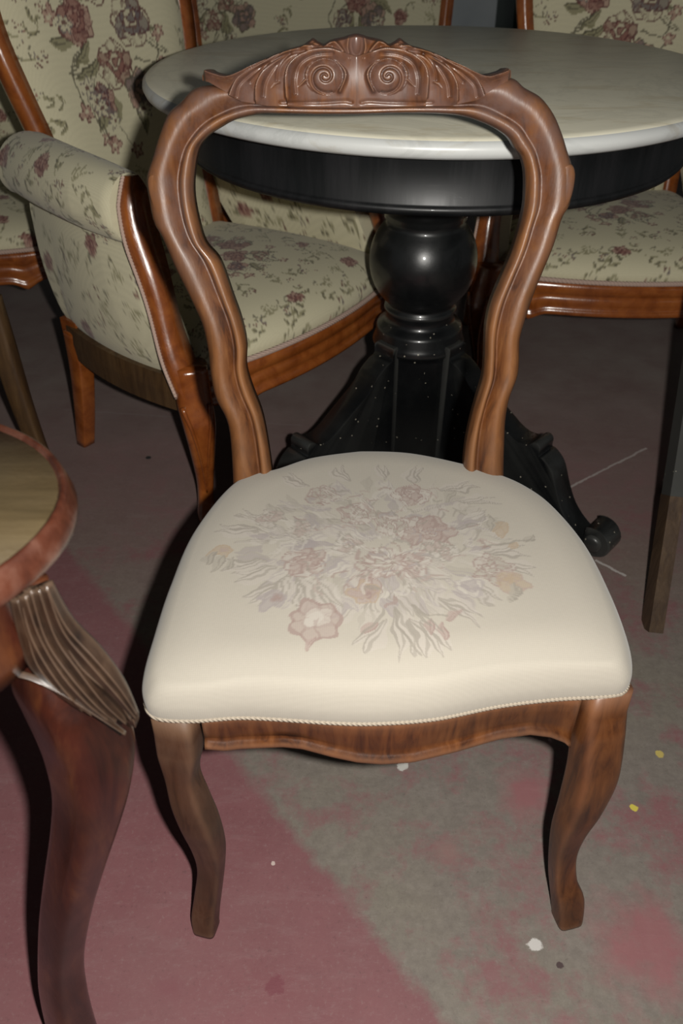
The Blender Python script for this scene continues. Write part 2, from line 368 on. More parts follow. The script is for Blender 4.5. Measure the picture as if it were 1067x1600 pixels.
T_BASE = (.62, .575, .40)
MAR, PINK, OLV, SLA, DGR, ROS = (.12, .042, .042), (.42, .27, .21), (.26, .24, .135), (.16, .13, .13), (.105, .095, .065), (.27, .13, .105)
def warp(u, v, A, L):
    a = u*0; b = u*0
    for k, (p, q, r, t_) in enumerate(((1, .3, .2, 1.1), (-.4, 1.2, 1.7, .3), (.9, -1.1, 3.1, 2.2), (2.1, 1.4, .7, 4.0), (-1.8, 2.3, 2.9, 5.1))):
        w = A/(1+.5*k); a += w*np.sin((p*u+q*v)/L*6.283+r); b += w*np.sin((q*u-p*v)/L*6.283+t_)
    return u+a, v+b
def tapestry(u, v, seed=0, bouquets=()):
    """u,v metre coordinates on the cloth; returns base colours"""
    sh = u.shape; u, v = warp(u.ravel().astype(float), v.ravel().astype(float), .0020, .055)
    c = np.tile(np.array(T_BASE), (len(u), 1)); rs = random.Random(seed)
    for (bx, by, s) in bouquets:                                     # one large bunch of flowers
        for k in range(20):
            a = rs.uniform(0, 6.28); r = rs.uniform(.05, .115)*s
            p_leaf(u, v, c, bx+r*math.cos(a)*.55, by+r*math.sin(a), rs.uniform(.04, .065)*s, a+rs.uniform(-.5, .5), .010*s, OLV if k % 3 else T_BASE, DGR, .85)
        for k in range(9):
            a = rs.uniform(0, 6.28); q = [(bx+.05*s*math.cos(a), by+.08*s*math.sin(a)), (bx+.09*s*math.cos(a+.2), by+.13*s*math.sin(a+.2)), (bx+.10*s*math.cos(a+.5), by+.17*s*math.sin(a+.5))]
            p_stem(u, v, c, q, .0016, DGR, .8)
            p_flower(u, v, c, q[2][0], q[2][1], .014*s, 5, a, PINK, MAR, T_BASE, .85)
        for dx, dy, R in ((0, .075, .042), (-.055, .02, .035), (.05, .01, .040), (0, -.045, .036), (-.045, .10, .028), (.055, .085, .030), (.04, -.085, .034), (-.04, -.09, .026)):
            p_rose(u, v, c, bx+dx*s, by+dy*s, R*s, rs.uniform(0, 6), T_BASE if rs.random() < .5 else PINK, ROS if rs.random() < .6 else SLA, MAR if rs.random() < .6 else DGR, .85)
        for k in range(7):
            a = rs.uniform(0, 6.28)
            p_flower(u, v, c, bx+.095*s*math.cos(a)*.8, by+.13*s*math.sin(a), .015*s, 6, a, T_BASE, SLA, MAR, .85)
    step = .064; lo_u, hi_u, lo_v, hi_v = u.min(), u.max(), v.min(), v.max()
    for i in range(int(math.floor(lo_u/step))-1, int(hi_u/step)+2):
        for j in range(int(math.floor(lo_v/step))-1, int(hi_v/step)+2):
            cx, cy = (i+.5*(j % 2))*step+rs.uniform(-.016, .016), j*step+rs.uniform(-.016, .016)
            if any(abs(cx-bx) < .125*s and abs(cy-by) < .175*s for bx, by, s in bouquets): continue
            if abs(cx-(lo_u+hi_u)/2) > (hi_u-lo_u)/2+step: continue
            a = rs.uniform(0, 6.28); kind = rs.random()
            ca, sa = math.cos(a), math.sin(a)
            q = [(cx-.034*ca, cy-.034*sa), (cx-.01*ca+.010*sa, cy-.01*sa-.010*ca), (cx+.028*ca, cy+.028*sa)]
            p_stem(u, v, c, q, .0013, OLV, .8)
            for s in (-1, 1):
                for e in (.2, .55):
                    p_leaf(u, v, c, cx-.038*ca+.066*e*ca, cy-.038*sa+.066*e*sa, rs.uniform(.017, .027), a+s*.8, .0042, OLV if kind < .5 else None, DGR, .8)
            if kind < .55:
                for k in range(3):
                    p_flower(u, v, c, q[2][0]+rs.uniform(-.018, .018), q[2][1]+rs.uniform(-.018, .018), rs.uniform(.0075, .0105), 6, a+k, T_BASE, MAR if k < 2 else SLA, ROS if k else SLA, .85, .26)
            elif kind < .78:
                p_rose(u, v, c, q[2][0], q[2][1], rs.uniform(.018, .025), a, PINK, ROS, MAR, .85)
            else:
                for s in (-.5, -.15, .2, .5):
                    p_leaf(u, v, c, q[1][0], q[1][1], .04, a+s, .006, T_BASE, OLV, .85)
    return c.reshape(*sh, 3)

# ------------------------------------------------------------------ the room
def slab(name, x0, x1, y0, y1, z0, z1, mat):
    v = [(x, y, z) for x in (x0, x1) for y in (y0, y1) for z in (z0, z1)]
    o = mesh(name, v, [(0, 1, 3, 2), (4, 6, 7, 5), (0, 4, 5, 1), (2, 3, 7, 6), (0, 2, 6, 4), (1, 5, 7, 3)], mat, smooth=False)
    o['kind'] = 'structure'; return o
slab('floor', -3.0, 3.0, -2.0, 4.4, -.1, 0, M['floor'])
slab('wall_back', -3.0, 3.0, 4.4, 4.5, 0, 2.8, M['wall'])
slab('wall_left', -3.1, -3.0, -2.0, 4.5, 0, 2.8, M['wall'])
slab('wall_right', 3.0, 3.1, -2.0, 4.5, 0, 2.8, M['wall'])

# ------------------------------------------------------------------ the cream chair
CH = Vector((.045, .72, 0))
chair = thing('side_chair', 'carved walnut side chair with cream seat printed with a pale rose bouquet', 'chair', CH)
RK = math.tan(math.radians(10.5)); BP = Vector((0, .878, .45)); BN = Vector((0, -1, RK)).normalized()      # raked plane of the back
def bk(px, py, n=0): return onplane(px, py, BP, BN)+BN*n
pairs = [((362, 775), (424, 775)), ((364, 752), (425, 744)), ((357, 666), (411, 658)), ((337, 621), (393, 608)), ((329, 584), (384, 575)), ((325, 547), (384, 538)), ((316, 507), (376, 501)),
 ((298, 466), (363, 464)), ((273, 416), (343, 409)), ((254, 371), (320, 380)), ((241, 348), (309, 346)), ((234, 317), (302, 308)), ((229, 279), (302, 274)), ((239, 245), (309, 234)),
 ((248, 214), (323, 214)), ((262, 179), (343, 200)), ((282, 160), (368, 187)), ((310, 136), (407, 178)), ((372, 134), (440, 178)), ((450, 138), (490, 179)), ((557, 140), (557, 179)),
 ((664, 138), (625, 177)), ((740, 134), (690, 178)), ((796, 122), (729, 183)), ((821, 138), (768, 197)), ((846, 153), (794, 214)), ((865, 178), (806, 232)), ((878, 209), (815, 244)), ((886, 235), (820, 260)),
 ((893, 258), (822, 276)), ((894, 285), (822, 300)), ((890, 318), (820, 325)), ((878, 340), (813, 355)), ((865, 382), (800, 397)), ((849, 421), (783, 437)), ((834, 458), (768, 474)), ((820, 500), (761, 504)),
 ((812, 530), (759, 528)), ((811, 564), (758, 560)), ((808, 588), (755, 592)), ((796, 620), (744, 630)), ((790, 652), (734, 668)), ((788, 690), (728, 700)), ((787, 738), (725, 732)), ((788, 765), (725, 765))]
PR = cr([a+b for a, b in pairs], 260)
prof = [(0, -.020), (-.01, -.006), (.02, .004), (.09, .0105), (.2, .0150), (.33, .0165), (.46, .0140), (.58, .0095), (.66, .0062), (.695, .0045), (.73, .0062), (.77, .0098), (.83, .0122), (.90, .0110), (.96, .006), (1.0, -.002), (1.0, -.020), (.5, -.024)]
sec = []
for i, (x0, y0, x1, y1) in enumerate(PR):
    a, b = bk(x0, y0), bk(x1, y1)
    sec.append([a.lerp(b, u)+BN*n for u, n in prof])
v, f = loops(sec)
mesh('back_frame', v, f, M['chair_wood'], chair, off=CH)
# long raised pads on the shoulders of the frame
for pts in ([(246, 272), (247, 284), (252, 306), (258, 330), (262, 350)], [(879, 258), (881, 270), (878, 292), (874, 312), (871, 326)]):
    P = cr(pts, 16); w = [.002+.0085*math.sin(math.pi*min(1, (i+.8)/15.5))**.45 for i in range(16)]
    v, f = ribbon([bk(x, y, .0085) for x, y in P], BN, superloop(14, 2.4), [.0065]*16, w)
    mesh('shoulder_pad', v, f, M['chair_wood'], chair, off=CH)

# carved crest: relief
cx0 = 556.5
topL = [(318, 118), (322, 111), (330, 108), (340, 113), (361, 116), (378, 109), (394, 101), (433, 83), (455, 75), (472, 70), (483, 63), (489, 59), (497, 64), (506, 68), (516, 62), (527, 59), (537, 57), (546, 54), (556.5, 52)]
topR = [(2*cx0-x, y) for x, y in topL[::-1][1:]]
topR = [(x+(4 if x > 770 else 0), y-2 if x > 760 else y) for x, y in topR]
TP = cr(topL+topR, 500); xs = np.linspace(318, 796, 560)
order = np.argsort(TP[:, 0]); ty = np.interp(xs, TP[order, 0], TP[order, 1])
bx_ = [318, 330, 350, 380, 420, 500, 600, 700, 740, 765, 785, 796]; by_ = [126, 128, 140, 158, 165, 167, 167, 165, 156, 140, 128, 122]
by = np.interp(xs, bx_, by_)
NT_ = 130
tt = np.linspace(0, 1, NT_)[:, None]
GX = np.repeat(xs[None, :], NT_, 0); GY = by[None, :]*(1-tt)+ty[None, :]*tt
ridges = [  # polyline (left half), height, soft side width, steep side width (pixels); soft side = left of travel
 ([(532, 82), (510, 77), (480, 82), (457, 98), (449, 118), (450, 151)], .0098, 17, 2.2),
 ([(490, 73), (460, 76), (427, 97), (406, 127), (403, 155)], .0092, 19, 2.2),
 ([(472, 74), (440, 84), (407, 103), (376, 122), (361, 153)], .0085, 17, 2.2),
 ([(440, 86), (408, 97), (380, 112), (358, 120), (340, 116), (326, 111)], .0070, 9, 2.4),
 ([(531, 142), (540, 118), (533, 103), (520, 95), (503, 94), (487, 102), (480, 116), (484, 130), (490, 137)], .0052, 3.0, 2.6),
 ([(548, 92), (543, 76), (545, 57)], .0035, 5, 2.2), ([(545, 92), (534, 78), (522, 66), (510, 68)], .0045, 7, 2.5),
 ([(479, 124), (469, 134), (458, 143)], .0035, 4, 2), ([(437, 128), (432, 131), (424, 140)], .0028, 4, 2), ([(392, 128), (386, 134), (378, 144)], .0028, 4, 2),
 ([(452, 100), (462, 118), (463, 140)], .0030, 5, 3), ([(415, 112), (423, 128), (420, 146)], .0030, 5, 3), ([(378, 126), (382, 138), (376, 150)], .0026, 4, 3)]
Hh = np.zeros_like(GX); LX = np.where(GX <= cx0, GX, 2*cx0-GX)
for pts, A, w1, w2 in ridges:
    P = cr(pts, 40); d = np.full(GX.shape, 1e9); sg = np.zeros_like(GX)
    for a, b in zip(P[:-1], P[1:]):
        e = b-a; L2 = e@e+1e-9; s = np.clip(((LX-a[0])*e[0]+(GY-a[1])*e[1])/L2, 0, 1)
        qx, qy = LX-a[0]-s*e[0], GY-a[1]-s*e[1]; dd = np.hypot(qx, qy); cross = e[0]*qy-e[1]*qx
        m = dd < d; d[m] = dd[m]; sg[m] = np.sign(cross[m])
    w = np.where(sg < 0, w1, w2); h = abs(A)*1.55*np.exp(-(d/w)**1.5)
    Hh = np.maximum(Hh, h) if A > 0 else Hh-h
dv = np.hypot(LX-508, GY-120); av = np.arctan2(GY-120, LX-508)
dome = .0075*np.sqrt(np.clip(1-(dv/28)**2, 0, 1))
gr = np.zeros_like(dv)
for turn in range(3):                                                # spiral groove winding in from the lower inner side
    rs_sp = 27*np.exp(-.19*(((av+5.2) % (2*math.pi))+2*math.pi*turn)); gr = np.maximum(gr, np.exp(-((dv-rs_sp)/(1.3+.05*rs_sp))**2)*(rs_sp > 3))
Hh = np.where(dv < 28, np.maximum(.0015, dome)-.0042*gr, Hh)
veins = [([(520, 84), (492, 87), (470, 100), (462, 122), (463, 146)], .0030, 2.6), ([(478, 80), (452, 88), (430, 108), (417, 130), (414, 150)], .0030, 2.6), ([(455, 84), (425, 98), (398, 114), (378, 132), (372, 150)], .0028, 2.4),
         ([(505, 74), (478, 76), (455, 86), (438, 106), (434, 126)], .0022, 2.2), ([(470, 76), (440, 90), (412, 110), (394, 128)], .0022, 2.2), ([(549, 160), (536, 158), (500, 160), (440, 160)], .0022, 2.4)]
for pts, A, w in veins:
    P = cr(pts, 30); d = np.full(GX.shape, 1e9)
    for a, b in zip(P[:-1], P[1:]):
        e = b-a; L2 = e@e+1e-9; q = np.clip(((LX-a[0])*e[0]+(GY-a[1])*e[1])/L2, 0, 1); d = np.minimum(d, np.hypot(LX-a[0]-q*e[0], GY-a[1]-q*e[1]))
    Hh = np.where(dv < 29, Hh, Hh-A*np.exp(-(d/w)**2))
dl = np.hypot((GX-cx0)/7.5, (GY-70)/17); Hh -= .003*np.clip(1-dl**2, 0, 1)
edge_t = np.minimum(1, np.minimum(np.clip((1-tt)/.06, 0, 1)**.5, 1)) * np.ones_like(GX)
base = .0145+.006*np.sin(np.clip((GY-52)/115, 0, 1)*math.pi)
D_ = (-.002+(base+Hh+.002)*edge_t)
D_ *= np.clip((xs-316)/10, .35, 1)[None, :]*np.clip((798-xs)/10, .35, 1)[None, :]
Pf = np.zeros((NT_, 560, 3)); Pb = np.zeros_like(Pf)
p00, p10, p01 = bk(400, 100), bk(401, 100), bk(400, 101)
for i in range(NT_):
    for j in range(560):
        q = onplane(GX[i, j], GY[i, j], BP, BN)-CH
        Pf[i, j] = q+BN*float(D_[i, j]); Pb[i, j] = q-BN*.016
gridmesh(Pf, 'carved_crest', M['chair_wood'], chair, back=Pb)

# upholstered seat
sil = [(560, 700, .440), (480, 711, .440), (425, 733, .436), (362, 757, .430), (300, 835, .425), (262, 920, .425), (236, 1000, .425), (223, 1055, .421), (225, 1098, .410), (243, 1124, .403), (300, 1129, .402),
       (370, 1124, .402), (430, 1126, .402), (520, 1132, .402), (590, 1133, .402), (680, 1126, .402), (780, 1106, .402), (870, 1095, .402), (945, 1091, .402), (974, 1084, .404), (988, 1050, .419), (984, 1005, .425),
       (960, 940, .425), (920, 862, .425), (870, 800, .427), (830, 767, .430), (788, 743, .435), (725, 720, .440), (640, 703, .440)]
OUT = [onz(x, y, z) for x, y, z in sil]
SC = Vector((sum(p.x for p in OUT)/len(OUT), sum(p.y for p in OUT)/len(OUT), 0))
ol = cr(OUT+[OUT[0]], 800)
ang = np.unwrap(np.arctan2(ol[:, 1]-SC.y, ol[:, 0]-SC.x)); rad = np.hypot(ol[:, 0]-SC.x, ol[:, 1]-SC.y)
NTH = 1000; th = np.linspace(0, 2*math.pi, NTH, endpoint=False)
aa = np.concatenate([ang-2*math.pi, ang, ang+2*math.pi]); rr = np.tile(rad, 3); o_ = np.argsort(aa)
R_th = np.interp(th, aa[o_], rr[o_]); k_ = np.array([1, 2, 3, 2, 1])/9.
R_th = np.convolve(np.concatenate([R_th[-2:], R_th, R_th[:2]]), k_, 'valid')
secp = cr([(0, .474), (.2, .4735), (.4, .471), (.6, .4665), (.75, .4605), (.86, .4500), (.93, .4440), (.972, .4350), (.995, .4230), (1.0, .412), (.993, .403), (.975, .399)], 260)
XX = SC.x+secp[:, 0][:, None]*R_th[None, :]*np.cos(th)[None, :]; YY = SC.y+secp[:, 0][:, None]*R_th[None, :]*np.sin(th)[None, :]
ZZ = np.repeat(secp[:, 1][:, None], NTH, 1)
ring = np.stack([SC.x+R_th*np.cos(th), SC.y+R_th*np.sin(th)], -1)[::5]
SE = np.zeros(XX.shape); tau = .02
per = np.hypot(*np.diff(np.concatenate([ring, ring[:1]]), axis=0).T)
for (a, b), dl_ in zip(ring, per): SE += np.exp(-np.hypot(XX-a, YY-b)/tau)*dl_
DE = np.clip(-tau*np.log(SE/(2*tau)), 0, 1)
q_ = np.clip((DE+.008)/.050, 0, 1); ztop = .436+.019*np.clip(1-(1-q_)**2.4, 0, 1)+.014*np.exp(-(((XX-SC.x)/.15)**2+((YY-SC.y-.01)/.14)**2))
kk = np.clip((secp[:, 0]-.90)/.085, 0, 1)[:, None]; kk = kk*kk*(3-2*kk); kk = np.where((np.arange(260) > int(np.argmax(secp[:, 0])))[:, None], 1, kk)
ZZ = ztop*(1-kk)+ZZ*kk
CREAM = (.332, .304, .258)
u, v = warp(XX.ravel(), YY.ravel(), .0022, .045); cc = np.tile(np.array(CREAM), (len(u), 1))
def S(px, py): p = onz(px, py, .468); return p.x, p.y
def sz(px_r): return px_r/1320*1.0
rs = random.Random(5)
CW, GRL, GRD, RPL, RPD, LAV, TAN, WHT = (.350, .318, .280), (.285, .260, .220), (.220, .198, .168), (.285, .226, .200), (.228, .165, .147), (.255, .224, .217), (.300, .235, .168), (.380, .350, .310)
bcx, bcy = S(590, 850)
for k in range(330):                                               # leaves fanning out of the bunch
    a = rs.uniform(0, 6.28); r = rs.uniform(.015, 1)**.6
    px, py = 590+r*185*math.cos(a), 850-r*95*math.sin(a)+ (8 if math.sin(a) < 0 else 0)
    x, y = S(px, py); p_leaf(u, v, cc, x, y, rs.uniform(.018, .042), a+rs.uniform(-.9, .9), rs.uniform(.0045, .0095), rs.choice([CW, WHT, GRL, CW, LAV]), rs.choice([GRD, GRL, LAV]), .6)
for px, py, ln, a in ((430, 880, .05, 3.5), (415, 870, .05, 3.2), (445, 900, .05, 3.8), (400, 820, .05, 3.0), (420, 808, .045, 2.6), (470, 895, .055, 4.9), (490, 905, .05, 5.3), (455, 890, .055, 4.3), (690, 930, .05, 5.6), (620, 950, .06, 4.9), (640, 960, .05, 5.2),
                      (600, 960, .05, 4.2), (655, 965, .05, 5.3), (690, 760, .05, .4), (715, 775, .05, .1), (640, 745, .045, 1.2), (600, 742, .04, 1.6), (545, 745, .04, 2.0), (480, 750, .04, 2.4), (740, 880, .05, 5.9), (760, 860, .05, .2), (720, 900, .05, 5.5), (780, 870, .045, 5.9)):
    x, y = S(px, py)
    for e in (-.25, 0.05): p_leaf(u, v, cc, x, y, ln, a+e, ln*.17, CW, GRD, .75)
for px, py, R in ((478, 872, 34), (668, 830, 46), (505, 765, 30), (560, 800, 32), (590, 880, 38), (640, 882, 30), (640, 765, 34), (570, 915, 28), (420, 800, 26), (770, 885, 34), (545, 850, 26), (690, 860, 26), (610, 820, 28), (470, 820, 24)):
    x, y = S(px, py); p_rose(u, v, cc, x, y, sz(R), rs.uniform(0, 6), rs.choice([CW, WHT, CW]), rs.choice([RPL, RPL, GRL]), RPD if R > 27 else GRD, .72)
for px, py, R, cf, cl, cm in ((490, 962, 40, RPL, RPD, WHT), (425, 930, 20, LAV, LAV, RPD), (733, 912, 21, WHT, LAV, LAV), (345, 850, 19, TAN, TAN, RPL), (785, 818, 17, TAN, TAN, TAN), (803, 845, 11, TAN, TAN, TAN), (800, 902, 24, TAN, RPL, TAN), (570, 925, 24, RPL, TAN, RPD), (640, 960, 1, RPL, RPD, RPD), (668, 815, 20, RPL, RPD, RPL), (478, 878, 15, RPL, RPD, CW)):
    x, y = S(px, py); p_flower(u, v, cc, x, y, sz(R), 7 if R > 30 else 5, rs.uniform(0, 6), cf, cl, cm, .65, .09)
    if R > 18: p_flower(u, v, cc, x+sz(R)*.15, y+sz(R)*.1, sz(R)*.55, 4, rs.uniform(0, 6), cm, cl, None, .5, .1)
for px, py in ((702, 957), (672, 978), (693, 982), (568, 975), (480, 998), (822, 832), (760, 815), (775, 805), (322, 862), (335, 872), (355, 872), (808, 920), (795, 925)):
    x, y = S(px, py); p_leaf(u, v, cc, x, y-.008, .022, 1.2+rs.uniform(-.6, .6), .006, RPL if py > 930 else GRL, RPD if py > 930 else GRD, .8)
for q in ([(640, 940), (665, 955), (700, 957)], [(640, 940), (660, 965), (672, 975)], [(650, 950), (680, 970), (693, 980)], [(600, 950), (580, 965), (568, 985)], [(760, 850), (790, 840), (830, 833)], [(620, 950), (635, 985), (660, 1010)]):
    p_stem(u, v, cc, [S(*p) for p in q], .0016, GRD, .7)
for k in range(170):                                               # petal edges scattered through the bunch
    a = rs.uniform(0, 6.28); r = rs.uniform(0, 1)**.55; px, py = 600+r*165*math.cos(a), 842-r*92*math.sin(a)
    x, y = S(px, py); R = rs.uniform(.006, .014); b0 = rs.uniform(0, 6.28)
    p_stem(u, v, cc, [(x+R*math.cos(b0+e), y+R*math.sin(b0+e)) for e in (0, .5, 1.0, 1.5)], rs.uniform(.0009, .0018), rs.choice([GRD, RPL, WHT, WHT, RPD, LAV]), .6)
soft = cc.reshape(260, NTH, 3)
Vs = np.stack([XX-CH.x, YY-CH.y, ZZ], -1)
Vs = np.concatenate([Vs, Vs[:, :1]], 1); soft = np.concatenate([soft, soft[:, :1]], 1)
gridmesh(Vs, 'seat_cushion', M['seat_cloth'], chair, cols=soft)
# braid round the foot of the cushion
bp = [(SC.x-CH.x+R_th[i]*math.cos(th[i])*.998, SC.y-CH.y+R_th[i]*math.sin(th[i])*.998, .4035) for i in range(0, NTH, 4)]
v_, f_ = ribbon(bp, (0, 0, 1), superloop(8, 2), .0024, .0016, closed=True); mesh('seat_braid', v_, f_, M['gimp'], chair)

# front rail under the seat
fr = cr([(228, 1120), (300, 1129), (370, 1124), (430, 1126), (520, 1132), (590, 1133), (680, 1126), (780, 1106), (870, 1095), (940, 1091), (985, 1084)], 120)
FR = [onz(x, y, .402) for x, y in fr]
botpx = np.array([(228, 1166), (320, 1167), (344, 1169), (368, 1166), (440, 1163), (470, 1166), (520, 1179), (560, 1187), (600, 1190), (650, 1187), (720, 1171), (790, 1151), (840, 1144), (875, 1148), (900, 1156), (915, 1166), (985, 1175)], float)
sec = []
for p, q in zip(FR, fr):
    if not (312 < q[0] < 914): continue
    yy = p.y+.006; zb = ony(q[0], np.interp(q[0], botpx[:, 0], botpx[:, 1]), yy).z; h = .404-zb
    pr = [(0, 0), (-.001, .25*h), (0, .5*h), (.001, .72*h), (.0015, h-.013), (-.0005, h-.010), (-.004, h-.006), (-.005, h-.002), (-.002, h), (.020, h), (.024, 0)]
    sec.append([Vector((p.x, yy+a, .404-b)) for a, b in pr])
v, f = loops(sec); mesh('front_rail', v, f, M['leg_wood'], chair, off=CH)
# side and back rails (below the cushion)
def railpath(th0, th1, name):
    sec = []
    for a in np.linspace(th0, th1, 40):
        R = np.interp(a % (2*math.pi), th, R_th)-.012
        d = Vector((math.cos(a), math.sin(a), 0))
        sec.append([SC*1+d*(R-e)+Vector((0, 0, z)) for e, z in ((0, .402), (0, .352), (.022, .352), (.022, .402))])
    v, f = loops(sec); mesh(name, v, f, M['leg_wood'], chair, off=CH, smooth=False)
def th_of(px, py, z): p = onz(px, py, z); return math.atan2(p.y-SC.y, p.x-SC.x)
a0, a1 = th_of(788, 743, .435), th_of(362, 757, .43)
railpath(th_of(980, 1060, .415), a0, 'side_rail'); railpath(a0, a1, 'back_rail'); railpath(a1, th_of(230, 1075, .415)+2*math.pi, 'side_rail')
# front legs
legL = [((238, 1126), (320, 1131)), ((244, 1164), (322, 1168)), ((256, 1206), (314, 1206)), ((266, 1248), (329, 1248)), ((281, 1284), (344, 1284)), ((299, 1320), (353.5, 1320)), ((307, 1352), (353.5, 1352)), ((302, 1394), (349, 1394)), ((298, 1426), (345, 1426)), ((303, 1456), (343, 1456))]
legR = [((896, 1094), (981, 1088)), ((893, 1128), (978, 1124)), ((890, 1168), (971, 1173)), ((884, 1210), (963, 1210)), ((872, 1259), (939, 1259)), ((861, 1297), (914.5, 1297)), ((857, 1330), (901.5, 1330)), ((856, 1366), (902, 1366)), ((858, 1394), (913, 1394)), ((863, 1428), (908, 1434)), ((866, 1449), (897, 1452))]
for pr, sgn, mat in ((legL, -1, 'leg_grey'), (legR, 1, 'leg_wood')):
    yt = (onz(*pr[0][0], .402).y+onz(*pr[0][1], .402).y)/2+.022; fm = ((pr[-1][0][0]+pr[-1][1][0])/2, (pr[-1][0][1]+pr[-1][1][1])/2)
    yb = onz(fm[0], fm[1], 0).y+.001
    R_ = cr([a+b for a, b in pr], 60); rows = []
    for i, (x0, y0, x1, y1) in enumerate(R_):
        s = i/59; yy = yt+(yb-yt)*s+(-.004*math.sin(s*math.pi*2)+.010*math.sin(math.pi*max(0, (s-.45)/.55)) if True else 0)
        a, b = ony(x0, y0, yy), ony(x1, y1, yy); m = (a+b)/2; w = (b-a).length/2
        rows.append((m.x, m.y, max(m.z, 0.0) if i < 59 else 0.0, w/1.22, w/1.22 if s > .1 else w*.8))
    rows[0] = rows[0][:2]+(.403,)+rows[0][3:]
    rows = [r for r in rows[:-1] if r[2] > .002]; rows.append(rows[-1][:2]+(0.0,)+rows[-1][3:])
    zs = [r[2] for r in rows]
    v, f = limb(rows, sgn*math.radians(14), 24, 5.0)
    mesh('front_leg', v, f, M[mat], chair, off=CH)
# pale chip and bolt-like marks stay on the legs as small knots of bare wood
for (x0, x1) in ((364, 425), (725, 787)):
    a = bk((x0+x1)/2, 752)
    rows = [(a.x+(a.x-CH.x)*.10*s, a.y+.012+.10*s**1.6, .44*(1-s), .021-.004*s, .017-.003*s) for s in np.linspace(0, 1, 14)]
    v, f = limb(rows, 0, 16, 4); mesh('rear_leg', v, f, M['leg_wood'], chair, off=CH)

# ------------------------------------------------------------------ marble table
TC = Vector((.157, 1.56, 0)); ZT = .80; RT = .485
table = thing('pedestal_table', 'round white marble-topped table on a black turned pedestal', 'table', TC)
o = mesh('marble_top', *lathe([(0.001, ZT), (RT-.02, ZT), (RT-.007, ZT-.0025), (RT-.001, ZT-.008), (RT, ZT-.014), (RT-.003, ZT-.021), (RT-.012, ZT-.026), (RT-.03, ZT-.0265), (0.001, ZT-.0265)], 160), M['marble'], table)
za, zb = ZT-.027, ZT-.112
mesh('apron', *lathe([(.001, za), (RT-.062, za), (RT-.062, zb+.015), (RT-.060, zb+.0125), (RT-.0575, zb+.011), (RT-.057, zb+.006), (RT-.0595, zb+.003), (RT-.062, zb), (RT-.09, zb), (RT-.095, zb+.03), (.12, zb+.03), (.001, zb+.03)], 160), M['apron'], table)
pp = [(.001, zb+.02), (.062, zb+.02), (.062, .632), (.104, .627), (.111, .616), (.1115, .602), (.106, .588), (.094, .574), (.082, .564), (.0775, .558), (.0770, .551), (.0725, .547)]
zc, rs_ = .468, .1035
for k in range(2, 23):
    a = math.radians(50-k*(50+54)/23.); pp.append((rs_*math.cos(a), zc+1.02*rs_*math.sin(a)))
zl = pp[-1][1]
pp += [(.065, zl-.006), (.071, zl-.010), (.072, zl-.016), (.068, zl-.021), (.067, zl-.034), (.072, zl-.042), (.084, zl-.048), (.0865, zl-.054), (.087, zl-.068), (.090, zl-.075), (.093, zl-.084), (.0915, zl-.089), (.088, zl-.093), (.087, zl-.1), (.087, .03), (.06, .02), (.001, .02)]
o = mesh('pedestal', *lathe(pp, 72), M['black'], table)
# scroll feet: profile traced on the vertical plane through the pedestal
ra = math.radians(-42); rd = Vector((math.cos(ra), math.sin(ra), 0)); rn = Vector((-rd.y, rd.x, 0))
def prof_rz(px, py):
    p = onplane(px, py, TC, rn)-TC; return p.dot(rd), p.z
tr = [prof_rz(*p) for p in ((792, 655), (806, 671), (820, 682), (836, 686), (844, 683), (851, 685), (855, 693), (853, 704), (860, 709), (873, 729), (881, 764), (890, 793), (904, 817), (922, 838))]
print('foot profile', [(round(a, 3), round(b, 3)) for a, b in tr])
r0, z0 = tr[0]
up = [(.075, z0+.115), (.095, z0+.115), (.097, z0+.095), (.112, z0+.088), (.135, z0+.072), (.16, z0+.045)]
up = [(min(a, r0-.012*(len(up)-i)), b) for i, (a, b) in enumerate(up)]
sr, szr = tr[-1][0]+.018, .033
circ = [(sr+.034*math.cos(a), szr+.0325*math.sin(a)) for a in np.linspace(math.radians(120), math.radians(-150), 18)]
low = [(sr-.05, .022), (sr-.10, .045), (sr-.16, .062), (.12, .060), (.075, .055)]
prf = [tuple(p) for p in cr(up+tr, 60)]+circ+[tuple(p) for p in cr(low, 14)]
for an in (-42, 222, 79):
    d = Vector((math.cos(math.radians(an)), math.sin(math.radians(an)), 0)); n = Vector((-d.y, d.x, 0)); sec = []
    for e, s in ((-.026, .985), (-.0225, 1.0), (.0225, 1.0), (.026, .985)):
        sec.append([d*(.25+(a-.25)*s)+n*e+Vector((0, 0, max(.0005, .1+(b-.1)*s))) for a, b in prf])
    v, f = loops(sec); ft = sharp(mesh('scroll_foot', v, f, M['black'], table), 35)
    v, f = ribbon([d*sr+Vector((0, 0, szr))+n*e for e in (-.034, -.030, .030, .034)], d, superloop(20, 2), [.013, .018, .018, .013], [.013, .018, .018, .013])
    mesh('scroll_eye', v, f, M['black'], ft)

